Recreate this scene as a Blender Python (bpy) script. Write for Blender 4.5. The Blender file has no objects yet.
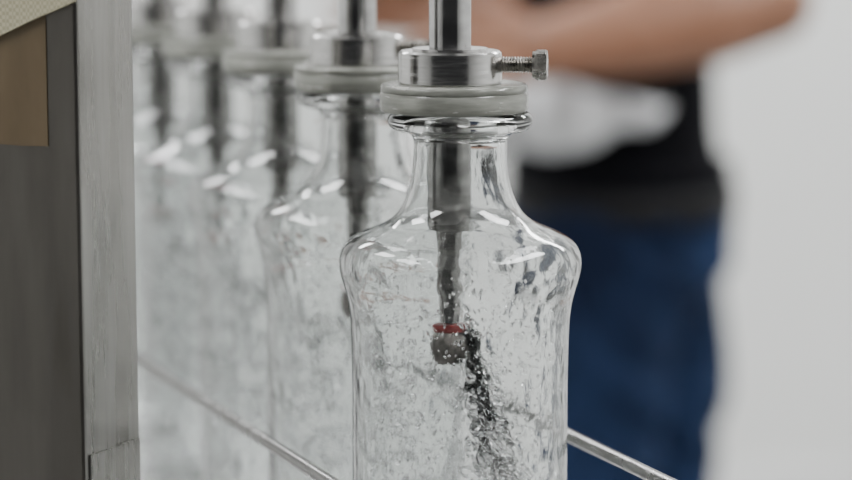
import bpy, bmesh, math, random
import numpy as np
from mathutils import Vector, Matrix, noise
random.seed(7)
scene = bpy.context.scene
CZ = 1.35   # eye height

# ------------------------------------------------------------------ materials
def new_mat(name, color=(.8,.8,.8), rough=.5, metal=0.0, **kw):
    m = bpy.data.materials.new(name); m.use_nodes = True
    b = m.node_tree.nodes['Principled BSDF']
    b.inputs['Base Color'].default_value = (*color, 1)
    b.inputs['Roughness'].default_value = rough
    b.inputs['Metallic'].default_value = metal
    for k, v in kw.items():
        b.inputs[k.replace('_', ' ')].default_value = v
    return m
def add_noise(m, c1, c2, scale=(10,10,10), detail=4, bump=0.0, rough=None, nscale=1.0, bdist=0.001, lo=.3, hi=.7):
    nt = m.node_tree; N = nt.nodes; L = nt.links; b = N['Principled BSDF']
    tc = N.new('ShaderNodeTexCoord'); mp = N.new('ShaderNodeMapping')
    mp.inputs['Scale'].default_value = scale
    L.new(tc.outputs['Object'], mp.inputs['Vector'])
    n = N.new('ShaderNodeTexNoise'); n.inputs['Scale'].default_value = nscale; n.inputs['Detail'].default_value = detail
    L.new(mp.outputs[0], n.inputs['Vector'])
    if c1 is not None:
        r = N.new('ShaderNodeValToRGB')
        r.color_ramp.elements[0].position = lo; r.color_ramp.elements[1].position = hi
        r.color_ramp.elements[0].color = (*c1, 1); r.color_ramp.elements[1].color = (*c2, 1)
        L.new(n.outputs['Fac'], r.inputs[0]); L.new(r.outputs[0], b.inputs['Base Color'])
    if rough:
        mr = N.new('ShaderNodeMapRange')
        mr.inputs['To Min'].default_value = rough[0]; mr.inputs['To Max'].default_value = rough[1]
        mr.inputs['From Min'].default_value = .3; mr.inputs['From Max'].default_value = .7
        L.new(n.outputs['Fac'], mr.inputs['Value']); L.new(mr.outputs[0], b.inputs['Roughness'])
    if bump:
        bp = N.new('ShaderNodeBump'); bp.inputs['Strength'].default_value = bump; bp.inputs['Distance'].default_value = bdist
        L.new(n.outputs['Fac'], bp.inputs['Height']); L.new(bp.outputs[0], b.inputs['Normal'])
    return m

M_glass = new_mat('bottle_glass', (.955,.97,.965), 0.0, 0, Transmission_Weight=1.0, IOR=1.5)
M_glass_wet = new_mat('bottle_glass_wet_inside', (.94,.955,.95), 0.0, 0, Transmission_Weight=1.0, IOR=1.42)
add_noise(M_glass_wet, None, None, (320,320,110), 3, bump=.11, bdist=.0010)
M_water = new_mat('water_drops', (1,1,1), 0.0, 0, Transmission_Weight=1.0, IOR=1.33)
M_steel = add_noise(new_mat('stainless_tube', (.6,.6,.6), .18, 1), (.42,.415,.41), (.58,.575,.57), (90,90,160), 4, bump=.0, rough=(.10,.22))
M_steel_shaded = add_noise(new_mat('stainless_tube_shaded', (.3,.3,.3), .18, 1), (.22,.215,.21), (.38,.37,.36), (160,160,160), 4, bump=.0, rough=(.10,.22))  # tube steel again, its dimmer look inside the bottle put into the colour
M_rail = add_noise(new_mat('rail_steel', (.3,.3,.3), .3, 1), (.26,.255,.25), (.31,.305,.30), (30,30,30), 2, bump=.0, rough=(.22,.30))
M_collar = add_noise(new_mat('machined_collar', (.6,.6,.6), .2, 1), (.52,.51,.50), (.70,.69,.68), (90,90,900), 4, bump=.06, rough=(.12,.28))
M_bolt = add_noise(new_mat('zinc_bolt', (.5,.5,.5), .3, 1), (.28,.27,.25), (.50,.48,.45), (300,300,300), 3, rough=(.18,.38))
M_gasket = add_noise(new_mat('rubber_gasket', (.5,.5,.45), .3, 0, Transmission_Weight=.35, IOR=1.4), (.24,.245,.215), (.46,.465,.42), (60,60,350), 4, bump=.15, rough=(.10,.30))
M_red = new_mat('red_seal', (.22,.012,.010), .4)
M_nozz = add_noise(new_mat('nozzle_tip_plastic', (.5,.5,.48), .4), (.07,.065,.06), (.24,.22,.20), (200,200,200), 3)
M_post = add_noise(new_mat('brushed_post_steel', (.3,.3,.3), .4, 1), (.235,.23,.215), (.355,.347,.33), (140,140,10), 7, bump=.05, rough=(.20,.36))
M_post_shaded = add_noise(new_mat('scuffed_post_steel_shaded', (.3,.3,.3), .4, 1), (.110,.102,.092), (.165,.155,.142), (60,60,10), 6, bump=.04, rough=(.30,.46))  # scuffed post steel; the left face's dark reflection is put into its colour
M_bed = add_noise(new_mat('bed_steel', (.5,.5,.5), .4, .8), (.5,.5,.5), (.7,.7,.69), (30,30,30), 4, rough=(.3,.5))
M_tape = add_noise(new_mat('kraft_tape', (.3,.2,.1), .5), (.105,.073,.037), (.155,.112,.06), (60,60,20), 5, bump=.2)
M_cream = new_mat('cream_webbing', (.62,.6,.47), .6)
def weave(m):
    nt=m.node_tree;N=nt.nodes;L=nt.links;b=N['Principled BSDF']
    tc=N.new('ShaderNodeTexCoord'); w=N.new('ShaderNodeTexChecker'); w.inputs['Scale'].default_value=700
    w.inputs['Color1'].default_value=(.56,.52,.36,1); w.inputs['Color2'].default_value=(.42,.385,.26,1)
    L.new(tc.outputs['Object'],w.inputs['Vector']); L.new(w.outputs[0],b.inputs['Base Color'])
weave(M_cream)
M_wall = add_noise(new_mat('painted_wall', (.78,.78,.765), .8), (.73,.735,.72), (.77,.775,.76), (1.5,1.5,1.5), 3, bump=.02)
M_floor = add_noise(new_mat('floor_epoxy', (.4,.4,.4), .4), (.26,.26,.255), (.34,.34,.33), (3,3,3), 5, rough=(.3,.5))
M_ceil = new_mat('ceiling_paint', (.8,.8,.79), .9)
M_jeans = add_noise(new_mat('denim', (.02,.05,.15), .9, 0, Specular_IOR_Level=.12), (.004,.008,.022), (.015,.030,.076), (7,7,4), 6, bump=.6, bdist=.02, lo=.38, hi=.66)
M_shirt = add_noise(new_mat('black_cotton', (.01,.01,.012), .9, 0, Specular_IOR_Level=.08), (.002,.002,.003), (.005,.005,.007), (12,12,8), 5, bump=.6, bdist=.02)
M_skin = add_noise(new_mat('skin', (.45,.24,.15), .5, 0, Subsurface_Weight=.05), (.22,.100,.056), (.29,.137,.080), (15,15,15), 4)
M_belt = new_mat('belt_leather', (.004,.004,.005), .6, 0, Specular_IOR_Level=.2)
M_shoe = new_mat('shoe_leather', (.02,.018,.016), .5)
M_hair = add_noise(new_mat('hair', (.02,.013,.01), .6), (.012,.008,.006), (.035,.022,.015), (40,40,200), 4, bump=.5)
M_eye = new_mat('eye_white', (.8,.8,.78), .2)
M_iris = new_mat('eye_iris', (.03,.015,.01), .2)
M_cloth = add_noise(new_mat('white_cloth', (.7,.7,.7), .9), (.74,.75,.77), (.82,.83,.84), (20,20,20), 4, bump=.3)
M_lamp = bpy.data.materials.new('lamp_diffuser'); M_lamp.use_nodes = True
_n = M_lamp.node_tree.nodes; _b=_n['Principled BSDF']
_b.inputs['Emission Color'].default_value=(.98,.99,1,1); _b.inputs['Emission Strength'].default_value=9.0
M_lamph = new_mat('lamp_housing', (.75,.75,.75), .5)
M_dark = new_mat('machine_enamel_dark', (.03,.032,.035), .45)

# ------------------------------------------------------------------ helpers
def link(o, parent=None):
    scene.collection.objects.link(o)
    if parent is not None: o.parent = parent
    return o
def empty(name, loc=(0,0,0)):
    e = bpy.data.objects.new(name, None); e.empty_display_size=.02; e.location = loc
    return link(e)
def bm_obj(bm, name, mats, parent=None, smooth=True, loc=None):
    me = bpy.data.meshes.new(name); bm.to_mesh(me); bm.free()
    for m in (mats if isinstance(mats,(list,tuple)) else [mats]): me.materials.append(m)
    if smooth:
        for p in me.polygons: p.use_smooth = True
    o = bpy.data.objects.new(name, me); link(o, parent)
    if loc: o.location = loc
    return o
def revolve_bm(profile, seg=64, bm=None, closed=False):
    """profile (r,z); r==0 ends become poles"""
    bm = bm or bmesh.new(); rings=[]
    for r,z in profile:
        if r < 1e-6: rings.append([bm.verts.new((0,0,z))])
        else: rings.append([bm.verts.new((r*math.cos(2*math.pi*i/seg), r*math.sin(2*math.pi*i/seg), z)) for i in range(seg)])
    pairs = list(zip(rings[:-1], rings[1:]))
    if closed: pairs.append((rings[-1], rings[0]))
    for a,b in pairs:
        for i in range(seg):
            j=(i+1)%seg
            if len(a)==1 and len(b)==1: continue
            if len(a)==1: bm.faces.new((a[0], b[j], b[i]))
            elif len(b)==1: bm.faces.new((a[i], a[j], b[0]))
            else: bm.faces.new((a[i], a[j], b[j], b[i]))
    return bm
def edge_sharp(o, ang=35):
    me=o.data; bm=bmesh.new(); bm.from_mesh(me)
    for e in bm.edges:
        if len(e.link_faces)==2 and e.calc_face_angle(0) > math.radians(ang): e.smooth=False
    bm.to_mesh(me); bm.free()
def finish(bm): bmesh.ops.recalc_face_normals(bm, faces=bm.faces[:])
def box_bm(sx, sy, sz, bevel=0.0, seg=2):
    bm = bmesh.new(); bmesh.ops.create_cube(bm, size=1)
    bmesh.ops.scale(bm, vec=(sx,sy,sz), verts=bm.verts[:])
    if bevel: bmesh.ops.bevel(bm, geom=bm.edges[:], offset=bevel, segments=seg, affect='EDGES', profile=.5)
    return bm
def box(name, size, loc, mat, parent=None, rotz=0, bevel=0.0):
    o = bm_obj(box_bm(*size, bevel=bevel), name, mat, parent, smooth=False)
    o.location=loc; o.rotation_euler=(0,0,rotz); return o
def rod_bm(bm, a, b, r, seg=24, r2=None):
    a=Vector(a); b=Vector(b); d=b-a; r2 = r if r2 is None else r2
    q=d.to_track_quat('Z','Y').to_matrix().to_4x4()
    bmesh.ops.create_cone(bm, cap_ends=True, segments=seg, radius1=r, radius2=r2, depth=d.length, matrix=Matrix.Translation((a+b)/2)@q)
    return bm

# ------------------------------------------------------------------ room
def slab(name, size, loc, mat): return box(name, size, loc, mat)
X0,X1,Y0,Y1,H = -3.6,3.4,-3.0,5.2,3.0
slab('floor', (X1-X0+.4, Y1-Y0+.4, .1), ((X0+X1)/2,(Y0+Y1)/2,-.05), M_floor)
slab('ceiling', (X1-X0+.4, Y1-Y0+.4, .1), ((X0+X1)/2,(Y0+Y1)/2,H+.05), M_ceil)
slab('wall_back', (X1-X0+.4, .1, H), ((X0+X1)/2,Y1+.05,H/2), M_wall)
slab('wall_left', (.1, Y1-Y0, H), (X0-.05,(Y0+Y1)/2,H/2), M_wall)
slab('wall_right', (.1, Y1-Y0, H), (X1+.05,(Y0+Y1)/2,H/2), M_wall)
box('baseboard_back', (X1-X0, .015, .1), ((X0+X1)/2, Y1-.0075, .05), M_lamph)

def lamp(x,y,sx,sy,watt):
    e = empty('ceiling_light', (x,y,H-.04))
    box('housing', (sx+.06, sy+.06, .08), (0,0,0), M_lamph, e)
    box('diffuser', (sx, sy, .01), (0,0,-.044), M_lamp, e)
    l = bpy.data.lights.new('tube_light','AREA'); l.shape='RECTANGLE'; l.size=sx; l.size_y=sy; l.energy=watt; l.color=(.985,.99,1)
    o = bpy.data.objects.new('tube_light', l); link(o,e); o.location=(0,0,-.055)
lamp(-1.4, 1.0, .5, 2.2, 58)
lamp( 1.4, 1.0, .5, 2.2, 75)
lamp(-1.0, 3.9, 1.6, .4, 46)
lamp( 1.6, 3.9, 1.6, .4, 54)
w = bpy.data.worlds.new('World'); scene.world = w; w.use_nodes=True
w.node_tree.nodes['Background'].inputs[0].default_value=(.95,.97,1,1)
w.node_tree.nodes['Background'].inputs[1].default_value=.04

# ------------------------------------------------------------------ bottles
BASE = 1.005
outer = [(0,.006),(.020,.004),(.032,.0008),(.037,0),(.0405,.002),(.0430,.007),(.0438,.014),(.0438,.06),(.0438,.10),(.0438,.140),
 (.0441,.160),(.0445,.170),(.0453,.176),(.0467,.1815),(.0483,.1865),(.0490,.1905),(.0490,.1940),(.0481,.1975),(.0455,.2008),
 (.0412,.2032),(.0362,.2053),(.0305,.2078),(.0262,.2110),(.0232,.2152),(.0212,.2205),(.0198,.2260),(.0190,.2320),(.0187,.2385),(.0187,.2420),(.0192,.2440),
 (.0225,.2450),(.0272,.2458),(.0290,.2470),(.0298,.2490),(.0296,.2512),(.0284,.2525),(.0270,.2529)]
inner = [(.0162,.2529),(.0154,.2520),(.0152,.250),(.0152,.240),(.0155,.232),(.0164,.2255),(.0180,.2190),(.0204,.2135),(.0240,.2090),(.0290,.2055),(.0345,.2030),
 (.0395,.2008),(.0430,.1978),(.0446,.1940),(.0444,.1895),(.0429,.1840),(.0415,.1770),(.0406,.168),(.0401,.14),(.0401,.02),(.037,.013),(.028,.011),(.012,.013),(0,.0135)]
def resample(p, step):
    out=[p[0]]
    for a,b in zip(p[:-1],p[1:]):
        n=max(1,int(math.hypot(b[0]-a[0],b[1]-a[1])/step))
        for i in range(1,n+1): out.append((a[0]+(b[0]-a[0])*i/n, a[1]+(b[1]-a[1])*i/n))
    return out
def smooth_prof(p, it=2):
    for _ in range(it):
        q=[p[0]]
        for i in range(1,len(p)-1):
            q.append(((p[i-1][0]+2*p[i][0]+p[i+1][0])/4,(p[i-1][1]+2*p[i][1]+p[i+1][1])/4))
        q.append(p[-1]); p=q
    return p
po = smooth_prof(resample(outer,.0014)); pi_ = smooth_prof(resample(inner,.0012))
bm = bmesh.new(); SEG=180
revolve_bm(po+pi_, SEG, bm)
bm.verts.ensure_lookup_table()
n_outer = 1+(len(po)-1)*SEG
for idx,v in enumerate(bm.verts):
    r = math.hypot(v.co.x, v.co.y)
    if r<1e-6: continue
    a = Vector((v.co.x/r, v.co.y/r, 0))
    z=v.co.z; X=v.co.x; Y=v.co.y
    if idx >= n_outer:
        # film of water swirling down the inside, rolling ring of water at the shoulder
        k = 0.25 if z>.214 else (1 if z<.202 else .25+.75*(.214-z)/.012)
        if z>.246: k=0
        w1 = noise.noise(Vector((X*30+7, Y*30, z*14)))
        sx=X+.010*w1; sz=z+.014*w1            # warp -> swirling, slanted streaks
        n1 = noise.noise(Vector((sx*60, Y*60, sz*30)))
        n2 = noise.noise(Vector((sx*190+5, Y*190, sz*75)))
        n3 = noise.noise(Vector((sx*400+9, Y*400, sz*210)))
        sh = math.exp(-((z-.193)/.010)**2)
        nh = noise.noise(Vector((sx*80+3, Y*80, z*260+4*w1)))
        nh2= noise.noise(Vector((sx*210+3, Y*210, z*420)))
        amp = (.00015*n1+.00015*n2+.00011*n3)*(1-.4*sh) + sh*(.00060*nh+.00034*nh2)
        v.co -= a*(max(-.0010,amp)*k)
    else:
        n1 = noise.noise(Vector((X*22, Y*22, z*16+3)))
        if z<.235: v.co += a*(.00018*n1)
finish(bm)
bm.faces.ensure_lookup_table()
for i,f in enumerate(bm.faces):
    c=f.calc_center_median()
    if i>=(len(po)-1)*SEG and c.z<.240: f.material_index=1
me_b = bpy.data.meshes.new('bottle_body'); bm.to_mesh(me_b); bm.free()
me_b.materials.append(M_glass); me_b.materials.append(M_glass_wet)
for p in me_b.polygons: p.use_smooth=True

# spray of drops inside the bottle (local coords, z from bottle base)
def ico(sub):
    b=bmesh.new(); bmesh.ops.create_icosphere(b,subdivisions=sub,radius=1); b.verts.ensure_lookup_table()
    v=np.array([tuple(x.co) for x in b.verts]); f=np.array([[x.index for x in fc.verts] for fc in b.faces]); b.free(); return v,f
ICO={1:ico(1),2:ico(2)}
def drops_mesh(name, jet, fine, seed):
    rnd = random.Random(seed); VV=[];FF=[];cnt=0
    def drop(p, d, l, r, sub):
        nonlocal cnt
        R=np.array(d.to_track_quat('Z','Y').to_matrix()); v,f=ICO[sub]
        vv=(v*np.array([r,r,l]))@R.T+np.array(p); VV.append(vv); FF.append(f+cnt); cnt+=len(v)
    for i in range(jet):       # dense jet leaving the tip, curling down and to the side
        t = rnd.random()**.8
        rad=.003+.033*t*rnd.random()**.5
        ang = -.55+.5*t+rnd.gauss(0,.22+.30*t)
        z=.166-.105*t+rnd.gauss(0,.004+.008*t)+.006*rnd.random()
        rr=min(rad,.0362)
        p=Vector((rr*math.cos(ang), rr*math.sin(ang), z))
        d=Vector((.8*math.cos(ang)+rnd.gauss(0,.3), rnd.gauss(0,.35), -1+.4*t+rnd.gauss(0,.3))).normalized()
        r=rnd.uniform(.0005,.0014); drop(p,d,r*rnd.uniform(1.2,3.4),r,2)
    for i in range(fine):      # fine drops and bubbles all round, up to the shoulder
        ang=rnd.uniform(0,2*math.pi); rad=.0374*math.sqrt(rnd.uniform(.15,1)); z=.02+.172*rnd.random()**1.25
        p=Vector((rad*math.cos(ang), rad*math.sin(ang), z))
        d=Vector((rnd.gauss(0,.6), rnd.gauss(0,.6), -1)).normalized()
        r=rnd.uniform(.00022,.0007); drop(p,d,r*rnd.uniform(1,3.2),r,1)
    me=bpy.data.meshes.new(name); me.from_pydata(np.concatenate(VV).tolist(),[],np.concatenate(FF).tolist()); me.materials.append(M_water)
    me.polygons.foreach_set('use_smooth',[True]*len(me.polygons)); me.update()
    return me
me_drops = drops_mesh('water_spray', 1000, 3400, 3)
me_drops2 = drops_mesh('water_spray', 200, 1500, 5)

# ------------------------------------------------------------------ nozzle parts (z relative to camera height)
T_TOP=.12
bm=revolve_bm([(0,T_TOP),(.0084,T_TOP),(.0084,-.0940),(0,-.0940)],48); finish(bm)
me_tube=bpy.data.meshes.new('tube'); bm.to_mesh(me_tube); bm.free(); me_tube.materials.append(M_steel)
bm=revolve_bm([(0,-.0935),(.00835,-.0935),(.00835,-.1400),(.0078,-.1425),(.0050,-.1440),(.0046,-.1560),(.0040,-.176),(0,-.176)],48); finish(bm)
me_lance=bpy.data.meshes.new('lance'); bm.to_mesh(me_lance); bm.free(); me_lance.materials.append(M_steel_shaded)
bm=revolve_bm([(.0085,-.0665),(.0150,-.0665),(.0150,-.0675),(.0196,-.0675),(.0206,-.0683),(.0208,-.0695),(.0208,-.0800),(.0203,-.0806),(.0085,-.0806)],72,closed=True); finish(bm)
me_col=bpy.data.meshes.new('collar'); bm.to_mesh(me_col); bm.free(); me_col.materials.append(M_collar)
bm=revolve_bm([(.0085,-.0806),(.0280,-.0806),(.0290,-.0809),(.0296,-.0817),(.0296,-.0832),(.0292,-.0838),(.0297,-.0845),(.0300,-.0885),(.0299,-.0905),(.0292,-.0915),(.0270,-.0920),(.0085,-.0920)],96,closed=True)
for v in bm.verts:
    r=math.hypot(v.co.x,v.co.y)
    if r>.028 and v.co.z<-.081 and v.co.z>-.0915: v.co.z += .0005*noise.noise(Vector((v.co.x*60,v.co.y*60,1)))
finish(bm)
me_gas=bpy.data.meshes.new('gasket'); bm.to_mesh(me_gas); bm.free(); me_gas.materials.append(M_gasket)
bm=revolve_bm([(.003,-.1765),(.0058,-.1765),(.0063,-.1775),(.0063,-.1795),(.0058,-.1805),(.003,-.1805)],36,closed=True); finish(bm)
me_red=bpy.data.meshes.new('seal_ring'); bm.to_mesh(me_red); bm.free(); me_red.materials.append(M_red)
bm=revolve_bm([(0,-.180),(.0045,-.1802),(.0068,-.1825),(.0076,-.1865),(.0070,-.1905),(.0052,-.1935),(.0030,-.1945),(.0022,-.1925),(0,-.1925)],36); finish(bm)
me_tip=bpy.data.meshes.new('spray_tip'); bm.to_mesh(me_tip); bm.free(); me_tip.materials.append(M_nozz)
# bolt along +X
bm=bmesh.new()
turns=13; z0=.0195; z1=.0345; n=turns*14; seg=20
ringv=[]
for k in range(n+1):
    zz=z0+(z1-z0)*k/n; ring=[]
    for i in range(seg):
        a=2*math.pi*i/seg; ph=(k/14.0 - i/seg)%1.0
        r=.0026+.0008*(1-abs(2*ph-1))
        ring.append(bm.verts.new((zz, r*math.cos(a), r*math.sin(a))))
    ringv.append(ring)
for a,b in zip(ringv[:-1],ringv[1:]):
    for i in range(seg):
        j=(i+1)%seg; bm.faces.new((a[i],a[j],b[j],b[i]))
bm.faces.new(ringv[0]); bm.faces.new(ringv[-1])
b2=bmesh.new()
bmesh.ops.create_cone(b2,cap_ends=True,segments=6,radius1=.0064,radius2=.0064,depth=.0048,matrix=Matrix.Translation((.0366,0,0))@Matrix.Rotation(math.pi/2,4,'Y')@Matrix.Rotation(.25,4,'Z'))
bmesh.ops.bevel(b2,geom=b2.edges[:],offset=.0005,segments=2,affect='EDGES')
bmesh.ops.create_cone(b2,cap_ends=True,segments=24,radius1=.0054,radius2=.0054,depth=.0010,matrix=Matrix.Translation((.0337,0,0))@Matrix.Rotation(math.pi/2,4,'Y'))
tmp=bpy.data.meshes.new('t'); b2.to_mesh(tmp); b2.free(); bm.from_mesh(tmp); finish(bm)
me_bolt=bpy.data.meshes.new('clamp_bolt'); bm.to_mesh(me_bolt); bm.free(); me_bolt.materials.append(M_bolt)
for me in (me_tube,me_lance,me_col,me_gas,me_red,me_tip,me_bolt):
    for p in me.polygons: p.use_smooth=True
    b=bmesh.new(); b.from_mesh(me)
    for e in b.edges:
        if len(e.link_faces)==2 and e.calc_face_angle(0)>math.radians(38): e.smooth=False
    b.to_mesh(me); b.free()

def inst(name, me, parent, loc=(0,0,0), rot=(0,0,0)):
    o=bpy.data.objects.new(name, me); link(o,parent); o.location=loc; o.rotation_euler=rot; return o
ROW=[(.0096-.040*n, 1.0+.105*n) for n in range(6)]
for n,(x,y) in enumerate(ROW):
    e=empty('glass_bottle',(x+(.0042 if n==0 else .0030),y,BASE)); e.rotation_euler=(0,0,[0,1.9,3.3,4.4,.9,2.6][n])
    inst('body',me_b,e)
    d=inst('water_spray', me_drops if n==0 else me_drops2, e)
    if n: d.rotation_euler=(0,0,-e.rotation_euler[2])
    z=empty('rinsing_nozzle',(x,y,CZ))
    inst('tube',me_tube,z); inst('lance',me_lance,z); inst('collar',me_col,z); inst('gasket',me_gas,z, loc=(.0016,0,0), rot=(0,0,n*1.3))
    inst('seal_ring',me_red,z); inst('spray_tip',me_tip,z)
    inst('clamp_bolt',me_bolt,z,loc=(0,0,-.0730),rot=(0,0,[-.12,-.05,.1,-.2,0,0][n]))

# ------------------------------------------------------------------ machine
ang = math.atan2(.040,.105)            # row heading (towards -x)
rowdir = Vector((-math.sin(ang), math.cos(ang),0))
mid = Vector(((ROW[0][0]+ROW[5][0])/2,(ROW[0][1]+ROW[5][1])/2,0))
e=empty('machine_bed',(mid.x,mid.y,0)); e.rotation_euler=(0,0,ang)
box('plate',(.20,.86,.03),(0,0,BASE-.015),M_bed,e,bevel=.003)
box('skirt',(.16,.80,.10),(0,0,BASE-.08),M_bed,e,bevel=.003)
for i,(a,b) in enumerate([(-.07,-.38),(.07,-.38),(-.07,.38),(.07,.38)]):
    box('leg_%d'%(i+1),(.035,.035,BASE-.13),(a,b,(BASE-.13)/2),M_bed,e)
e=empty('header_manifold',(mid.x,mid.y,CZ+.135)); e.rotation_euler=(0,0,ang)
box('beam',(.06,.90,.05),(0,0,.01),M_dark,e,bevel=.005)
box('cross_arm',(.24,.03,.03),(-.11,-.24,.045),M_bed,e,bevel=.003)

# guide rails
def rail(p, q, parts):
    e=empty('guide_rail',p); p=Vector(p); q=Vector(q)
    bm=bmesh.new(); rod_bm(bm,(0,0,0),q-p,.0028,24); o=bm_obj(bm,'rod',M_rail,e); edge_sharp(o)
    for t in parts:
        c=(q-p)*t; bm=bmesh.new(); rod_bm(bm,c+Vector((0,0,-.003)),Vector((c.x,c.y,BASE-p.z)),.004,20); o=bm_obj(bm,'stanchion',M_steel,e); edge_sharp(o)
RZ=CZ-.235
rail((.010,.845,RZ),(-.337,1.690,RZ),(.02,.93))
rail((.137,.855,RZ),(-.189,1.670,RZ),(.02,.97))

# foreground steel post
C=Vector((-.1325,.95,0)); dA=Vector((-.9,.436,0)).normalized(); dB=Vector((.436,.9,0)).normalized()
LA,LB=.075,.0400; PT=1.56
e=empty('steel_post',(0,0,0))
cen=C+dA*LA/2+dB*LB/2
bm=box_bm(LA,LB,PT,bevel=.0018,seg=4)
o=bm_obj(bm,'column',[M_post,M_post_shaded],e,smooth=False); o.location=(cen.x,cen.y,PT/2); rotA=math.atan2(-dA.y,-dA.x); o.rotation_euler=(0,0,rotA)
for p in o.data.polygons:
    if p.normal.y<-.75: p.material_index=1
nA=Vector((-dB.x,-dB.y,0)); nB=Vector((-dA.x,-dA.y,0))
box('foot_plate',(.13,.11,.012),(cen.x,cen.y,.006),M_post,e,rotz=rotA)
c=C+dB*(LB/2)+nB*.0006
box('added_plate',(.0012,LB-.005,.40),(c.x,c.y,CZ-.2220-.20),M_post,e,rotz=rotA)  # thin plate added where the face changes tone
def patch(name,u0,u1,z0,z1,mat,off,th=.0004,slant=0):
    bm=bmesh.new(); N_=10
    def P(u,z,o): q=C+dA*u+nA*o; return (q.x,q.y,z)
    g=[]
    for i in range(N_+1):
        u=u0+(u1-u0)*i/N_
        jz=.0005*noise.noise(Vector((u*300,1,2)))
        zb=z0+slant*(u-u0)+jz
        g.append([bm.verts.new(P(u,zb,off)),bm.verts.new(P(u,z1,off)),bm.verts.new(P(u,z1,off+th)),bm.verts.new(P(u,zb,off+th))])
    for a,b in zip(g[:-1],g[1:]):
        for i in range(4): bm.faces.new((a[i],a[(i+1)%4],b[(i+1)%4],b[i]))
    bm.faces.new(g[0]); bm.faces.new(g[-1]); finish(bm)
    return bm_obj(bm,name,mat,e,smooth=False)
patch('kraft_tape',.0140,.072,CZ-.1015,CZ+.05,M_tape,0)
patch('cream_strap',-.0005,.074,CZ-.0455,CZ+.06,M_cream,.0006,.0016,slant=-.40)

# ------------------------------------------------------------------ worker
W=[]  # (a,b,ra,rb,mat)
bm=bmesh.new()
def sph(c,r): bmesh.ops.create_icosphere(bm,subdivisions=3,radius=1,matrix=Matrix.Translation(c)@Matrix.Diagonal((*(r if isinstance(r,tuple) else (r,r,r)),1)))
def chain(pts,mat):
    for (a,ra),(b,rb) in zip(pts[:-1],pts[1:]):
        a=Vector(a); b=Vector(b)
        rod_bm(bm,a,b,ra,20,rb); W.append((a,b,ra,rb,mat))
    for a,ra in pts: sph(Vector(a),ra)
def loft(rings):
    prev=None; S=36
    for (cx,cy,z,a,b) in rings:
        r=[bm.verts.new((cx+a*math.cos(2*math.pi*i/S),cy+b*math.sin(2*math.pi*i/S),z)) for i in range(S)]
        if prev is None: bm.faces.new(list(reversed(r)))
        else:
            for i in range(S): bm.faces.new((prev[i],prev[(i+1)%S],r[(i+1)%S],r[i]))
        prev=r
    bm.faces.new(prev)
bx,by=.247,3.30
JE,SH,SK,SO=0,1,2,3
loft([(bx+.005,by,.78,.115,.15),(bx+.01,by,.85,.147,.178),(bx+.014,by,.91,.154,.184),(bx+.006,by,.97,.142,.174),(bx,by,1.02,.136,.164),(bx-.004,by,1.10,.136,.162),
      (bx,by,1.20,.133,.174),(bx+.004,by,1.30,.130,.188),(bx+.01,by,1.38,.118,.192),(bx+.015,by,1.44,.090,.165),(bx+.015,by,1.485,.062,.095),(bx+.008,by,1.51,.052,.056)])
W.append((Vector((bx,by,.80)),Vector((bx,by,.925)),.15,.15,JE)); W.append((Vector((bx,by,.965)),Vector((bx,by,1.44)),.15,.15,SH)); 
chain([((bx+.01,by,1.49),.056),((bx-.008,by,1.60),.052)],SK)
# legs, near one a step ahead
chain([((bx-.015,by-.092,.88),.103),((bx-.030,by-.10,.68),.097),((bx-.035,by-.10,.50),.078),((bx-.030,by-.10,.34),.072),((bx-.015,by-.10,.10),.060)],JE)
chain([((bx+.036,by+.092,.88),.112),((bx+.066,by+.10,.68),.106),((bx+.070,by+.10,.50),.084),((bx+.092,by+.10,.34),.073),((bx+.110,by+.10,.10),.060)],JE)
for fx,fy in ((bx-.015,by-.10),(bx+.11,by+.10)):
    chain([((fx+.025,fy,.052),.040),((fx-.06,fy,.046),.040),((fx-.15,fy-.006,.034),.032),((fx-.185,fy-.006,.030),.028)],SO)
# arms
Sn=(bx+.02,by-.205,1.415); En=(.422,3.06,1.203); Wn=(.145,3.015,1.148)
Sf=(bx+.02,by+.205,1.415); Ef=(.285,3.56,1.135); Wf=(.035,3.43,1.175)
def lerp(a,b,t): return tuple(Vector(a).lerp(Vector(b),t))
for S_,E_,W_ in ((Sn,En,Wn),(Sf,Ef,Wf)):
    chain([(S_,.068),(lerp(S_,E_,.35),.062),(lerp(S_,E_,.58),.060)],SH)
    chain([(lerp(S_,E_,.55),.054),(E_,.051),(lerp(E_,W_,.28),.062),(lerp(E_,W_,.65),.055),(W_,.040)],SK)
# hands: dirf = pointing, side = thumb side
def hand(w,dirf,side,curl):
    w=Vector(w); f=Vector(dirf).normalized(); s=Vector(side); s=(s-f*s.dot(f)).normalized(); n=f.cross(s)*curl
    k=[w+f*.09+s*.031, w+f*.096+s*.0105, w+f*.092-s*.0105, w+f*.084-s*.031]
    for i,q in enumerate(k):
        root=w+f*.012+s*(.018-.012*i); chain([(root,.023),(lerp(root,q,.55),.0185),(q,.0130)],SK)
    L_=[(.040,.025,.020),(.045,.029,.021),(.041,.027,.020),(.032,.020,.018)]
    for i,q in enumerate(k):
        sp=(.10-.065*i)
        p=Vector(q); r=[.0100,.0094,.0086,.0076]
        pts=[(p,r[0])]; a=.30
        for j,l in enumerate(L_[i]):
            dd=(f*math.cos(a)+n*math.sin(a)+s*sp*1.2).normalized(); p=p+dd*l; pts.append((p,r[j+1]*(.88 if i==3 else 1))); a+=.42
        chain([(tuple(a_),b_) for a_,b_ in pts],SK)
    t0=w+f*.025+s*.025; t1=t0+(f*.55+s*.65+n*.45).normalized()*.042; t2=t1+(f*.85+s*.3+n*.45).normalized()*.034; t3=t2+(f*.95+n*.4).normalized()*.025
    chain([(t0,.018),(t1,.0135),(t2,.0110),(t3,.0090)],SK)
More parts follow.
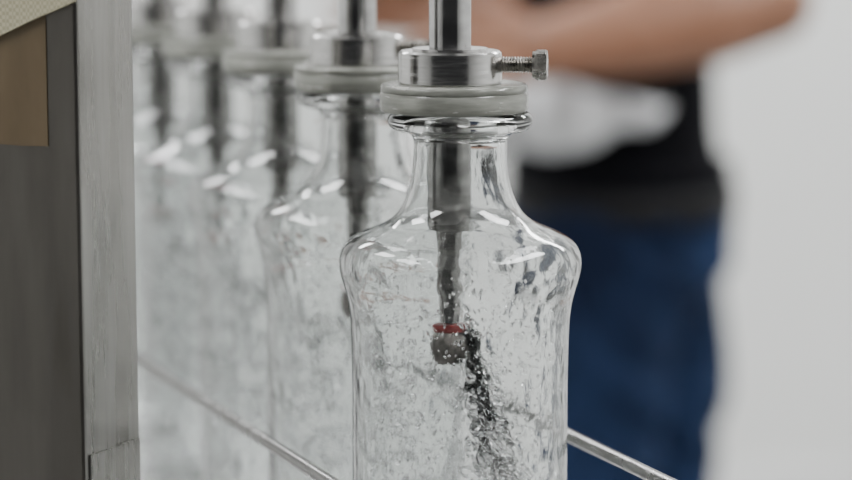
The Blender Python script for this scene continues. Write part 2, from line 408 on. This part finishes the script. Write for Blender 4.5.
hand(Wn,(-.98,-.05,-.02),(0,.25,1),1)
hand(Wf,(-.98,-.1,.04),(0,-.25,1),-1)
# head
hc=Vector((bx-.035,by,1.685))
sph(hc+Vector((.012,0,.018)),(.097,.076,.098)); sph(hc+Vector((-.028,0,-.040)),(.062,.058,.070)); sph(hc+Vector((-.055,0,-.088)),(.030,.030,.022))
sph(hc+Vector((-.082,0,.028)),(.018,.052,.014))
chain([(hc+Vector((-.086,0,.018)),.009),(hc+Vector((-.108,0,-.020)),.012)],SK)
for s_ in (-1,1):
    sph(hc+Vector((-.096,s_*.011,-.022)),(.010,.008,.008)); sph(hc+Vector((-.058,s_*.04,-.020)),(.028,.020,.020))
    sph(hc+Vector((.010,s_*.078,-.004)),(.018,.008,.030))
sph(hc+Vector((-.090,0,-.050)),(.011,.024,.006)); sph(hc+Vector((-.086,0,-.061)),(.012,.021,.007))
W.append((hc,hc+Vector((0,0,.02)),.09,.09,SK))
finish(bm)
me=bpy.data.meshes.new('wk'); bm.to_mesh(me); bm.free()
tmpo=bpy.data.objects.new('tmp_body',me); link(tmpo)
rm=tmpo.modifiers.new('r','REMESH'); rm.mode='VOXEL'; rm.voxel_size=.0045; rm.use_smooth_shade=True
sm=tmpo.modifiers.new('s','SMOOTH'); sm.factor=.5; sm.iterations=4
dg=bpy.context.evaluated_depsgraph_get(); dg.update()
wm=bpy.data.meshes.new_from_object(tmpo.evaluated_get(dg)); bpy.data.objects.remove(tmpo)
worker=empty('worker',(0,0,0))
bo=bpy.data.objects.new('body',wm); link(bo,worker)
wm.materials.clear()
for m in (M_jeans,M_shirt,M_skin,M_shoe): wm.materials.append(m)
nfc=len(wm.polygons); cen_=np.empty(nfc*3); wm.polygons.foreach_get('center',cen_); P=cen_.reshape(-1,3)
best=np.full(nfc,1e9); mi=np.zeros(nfc,dtype=np.int32)
for a,b,ra,rb,m in W:
    a=np.array(a);b=np.array(b);ab=b-a; t=np.clip(((P-a)@ab)/(ab@ab+1e-12),0,1)
    d=np.linalg.norm(P-(a+t[:,None]*ab),axis=1)-(ra+(rb-ra)*t)
    k=d<best; best[k]=d[k]; mi[k]=m
tors=(np.abs(P[:,0]-bx)<.17)&(np.abs(P[:,1]-by)<.20)
mi[tors&(P[:,2]<.935)&(P[:,2]>.3)]=JE
mi[tors&(P[:,2]>=.935)&(P[:,2]<1.36)&(mi==JE)]=SH
mi[(P[:,2]<.07)]=SO
# creases in the trousers
nv=len(wm.vertices); co_=np.empty(nv*3); wm.vertices.foreach_get('co',co_); V=co_.reshape(-1,3)
sel=np.where((V[:,2]<.93)&(V[:,2]>.10))[0]
for i in sel:
    x,y,z=V[i]
    dd=.011*noise.noise(Vector((x*9,y*9,z*17+x*14)))+.004*noise.noise(Vector((x*25,y*25,z*40)))
    V[i,0]+=dd; V[i,1]-=dd*1.3
wm.vertices.foreach_set('co',V.reshape(-1))
wm.polygons.foreach_set('material_index',mi); wm.polygons.foreach_set('use_smooth',np.ones(nfc,dtype=bool)); wm.update()
# belt, shirt hem
def ring_band(name,z0,z1,a,b,mat,cx=bx,th=.004):
    bm=bmesh.new(); S=64; pr=[(0,z0),(th,z0+.002),(th,z1-.002),(0,z1)]; rr=[]
    for dr,z in pr: rr.append([bm.verts.new((cx+(a+dr)*math.cos(2*math.pi*i/S),by+(b+dr)*math.sin(2*math.pi*i/S),z)) for i in range(S)])
    for k in range(4):
        A=rr[k];B=rr[(k+1)%4]
        for i in range(S): bm.faces.new((A[i],A[(i+1)%S],B[(i+1)%S],B[i]))
    finish(bm); return bm_obj(bm,name,mat,worker)
ring_band('belt',.915,.955,.150,.182,M_belt,cx=bx+.012)
ring_band('shirt_hem',.945,.985,.144,.177,M_shirt,cx=bx+.009,th=.006)
# eyes and hair
for s_ in (-1,1):
    b=bmesh.new(); bmesh.ops.create_uvsphere(b,u_segments=20,v_segments=12,radius=.012); o=bm_obj(b,'eye',M_eye,worker); o.location=hc+Vector((-.076,s_*.030,.008))
    b=bmesh.new(); bmesh.ops.create_uvsphere(b,u_segments=16,v_segments=10,radius=.0055); o=bm_obj(b,'iris',M_iris,worker); o.location=hc+Vector((-.0845,s_*.030,.008))
b=bmesh.new(); bmesh.ops.create_icosphere(b,subdivisions=5,radius=1)
for v in b.verts:
    k=1+.03*noise.noise(v.co*6); v.co=Vector((v.co.x*.106*k+.016,v.co.y*.084*k,v.co.z*.108*k+.022))
bmesh.ops.delete(b,geom=[v for v in b.verts if (v.co.x<-.045 and v.co.z<.072) or v.co.z<-.055 or (v.co.x<-.005 and v.co.z<.01)],context='VERTS')
o=bm_obj(b,'hair',M_hair,worker); o.location=hc; s=o.modifiers.new('s','SOLIDIFY'); s.thickness=.008

# white towel tucked at the waist, bunched beneath the forearm
b=bmesh.new(); NX,NZ=46,26; g=[]
for i in range(NX+1):
    row=[]
    for j in range(NZ+1):
        u=i/NX; v_=j/NZ
        x=.085+.205*u; zt=1.112-.045*u; zb=.992+.050*u+.008*math.sin(u*9)
        z=zb+(zt-zb)*v_; x+= .03*(v_-.5)
        ex=(x-bx)/.14; yb=by-.165*math.sqrt(max(0.0,1-ex*ex)) if abs(ex)<1 else by
        y=min(yb,by-.10)-.020-.010*math.sin(u*21+v_*2)-.010*noise.noise(Vector((x*25,z*14,0)))-.025*math.sin(v_*math.pi*.9)
        row.append(b.verts.new((x,y,z)))
    g.append(row)
for i in range(NX):
    for j in range(NZ): b.faces.new((g[i][j],g[i+1][j],g[i+1][j+1],g[i][j+1]))
finish(b); o=bm_obj(b,'towel',M_cloth,worker); s=o.modifiers.new('s','SOLIDIFY'); s.thickness=.004

# ------------------------------------------------------------------ camera
cd=bpy.data.cameras.new('camera'); cd.sensor_width=36; cd.lens=105.6; cd.clip_start=.02
cd.dof.use_dof=True; cd.dof.focus_distance=.985; cd.dof.aperture_fstop=4.8
co=bpy.data.objects.new('camera',cd); link(co); co.location=(0,0,CZ); co.rotation_euler=(math.radians(90-8.2),0,0)
scene.camera=co
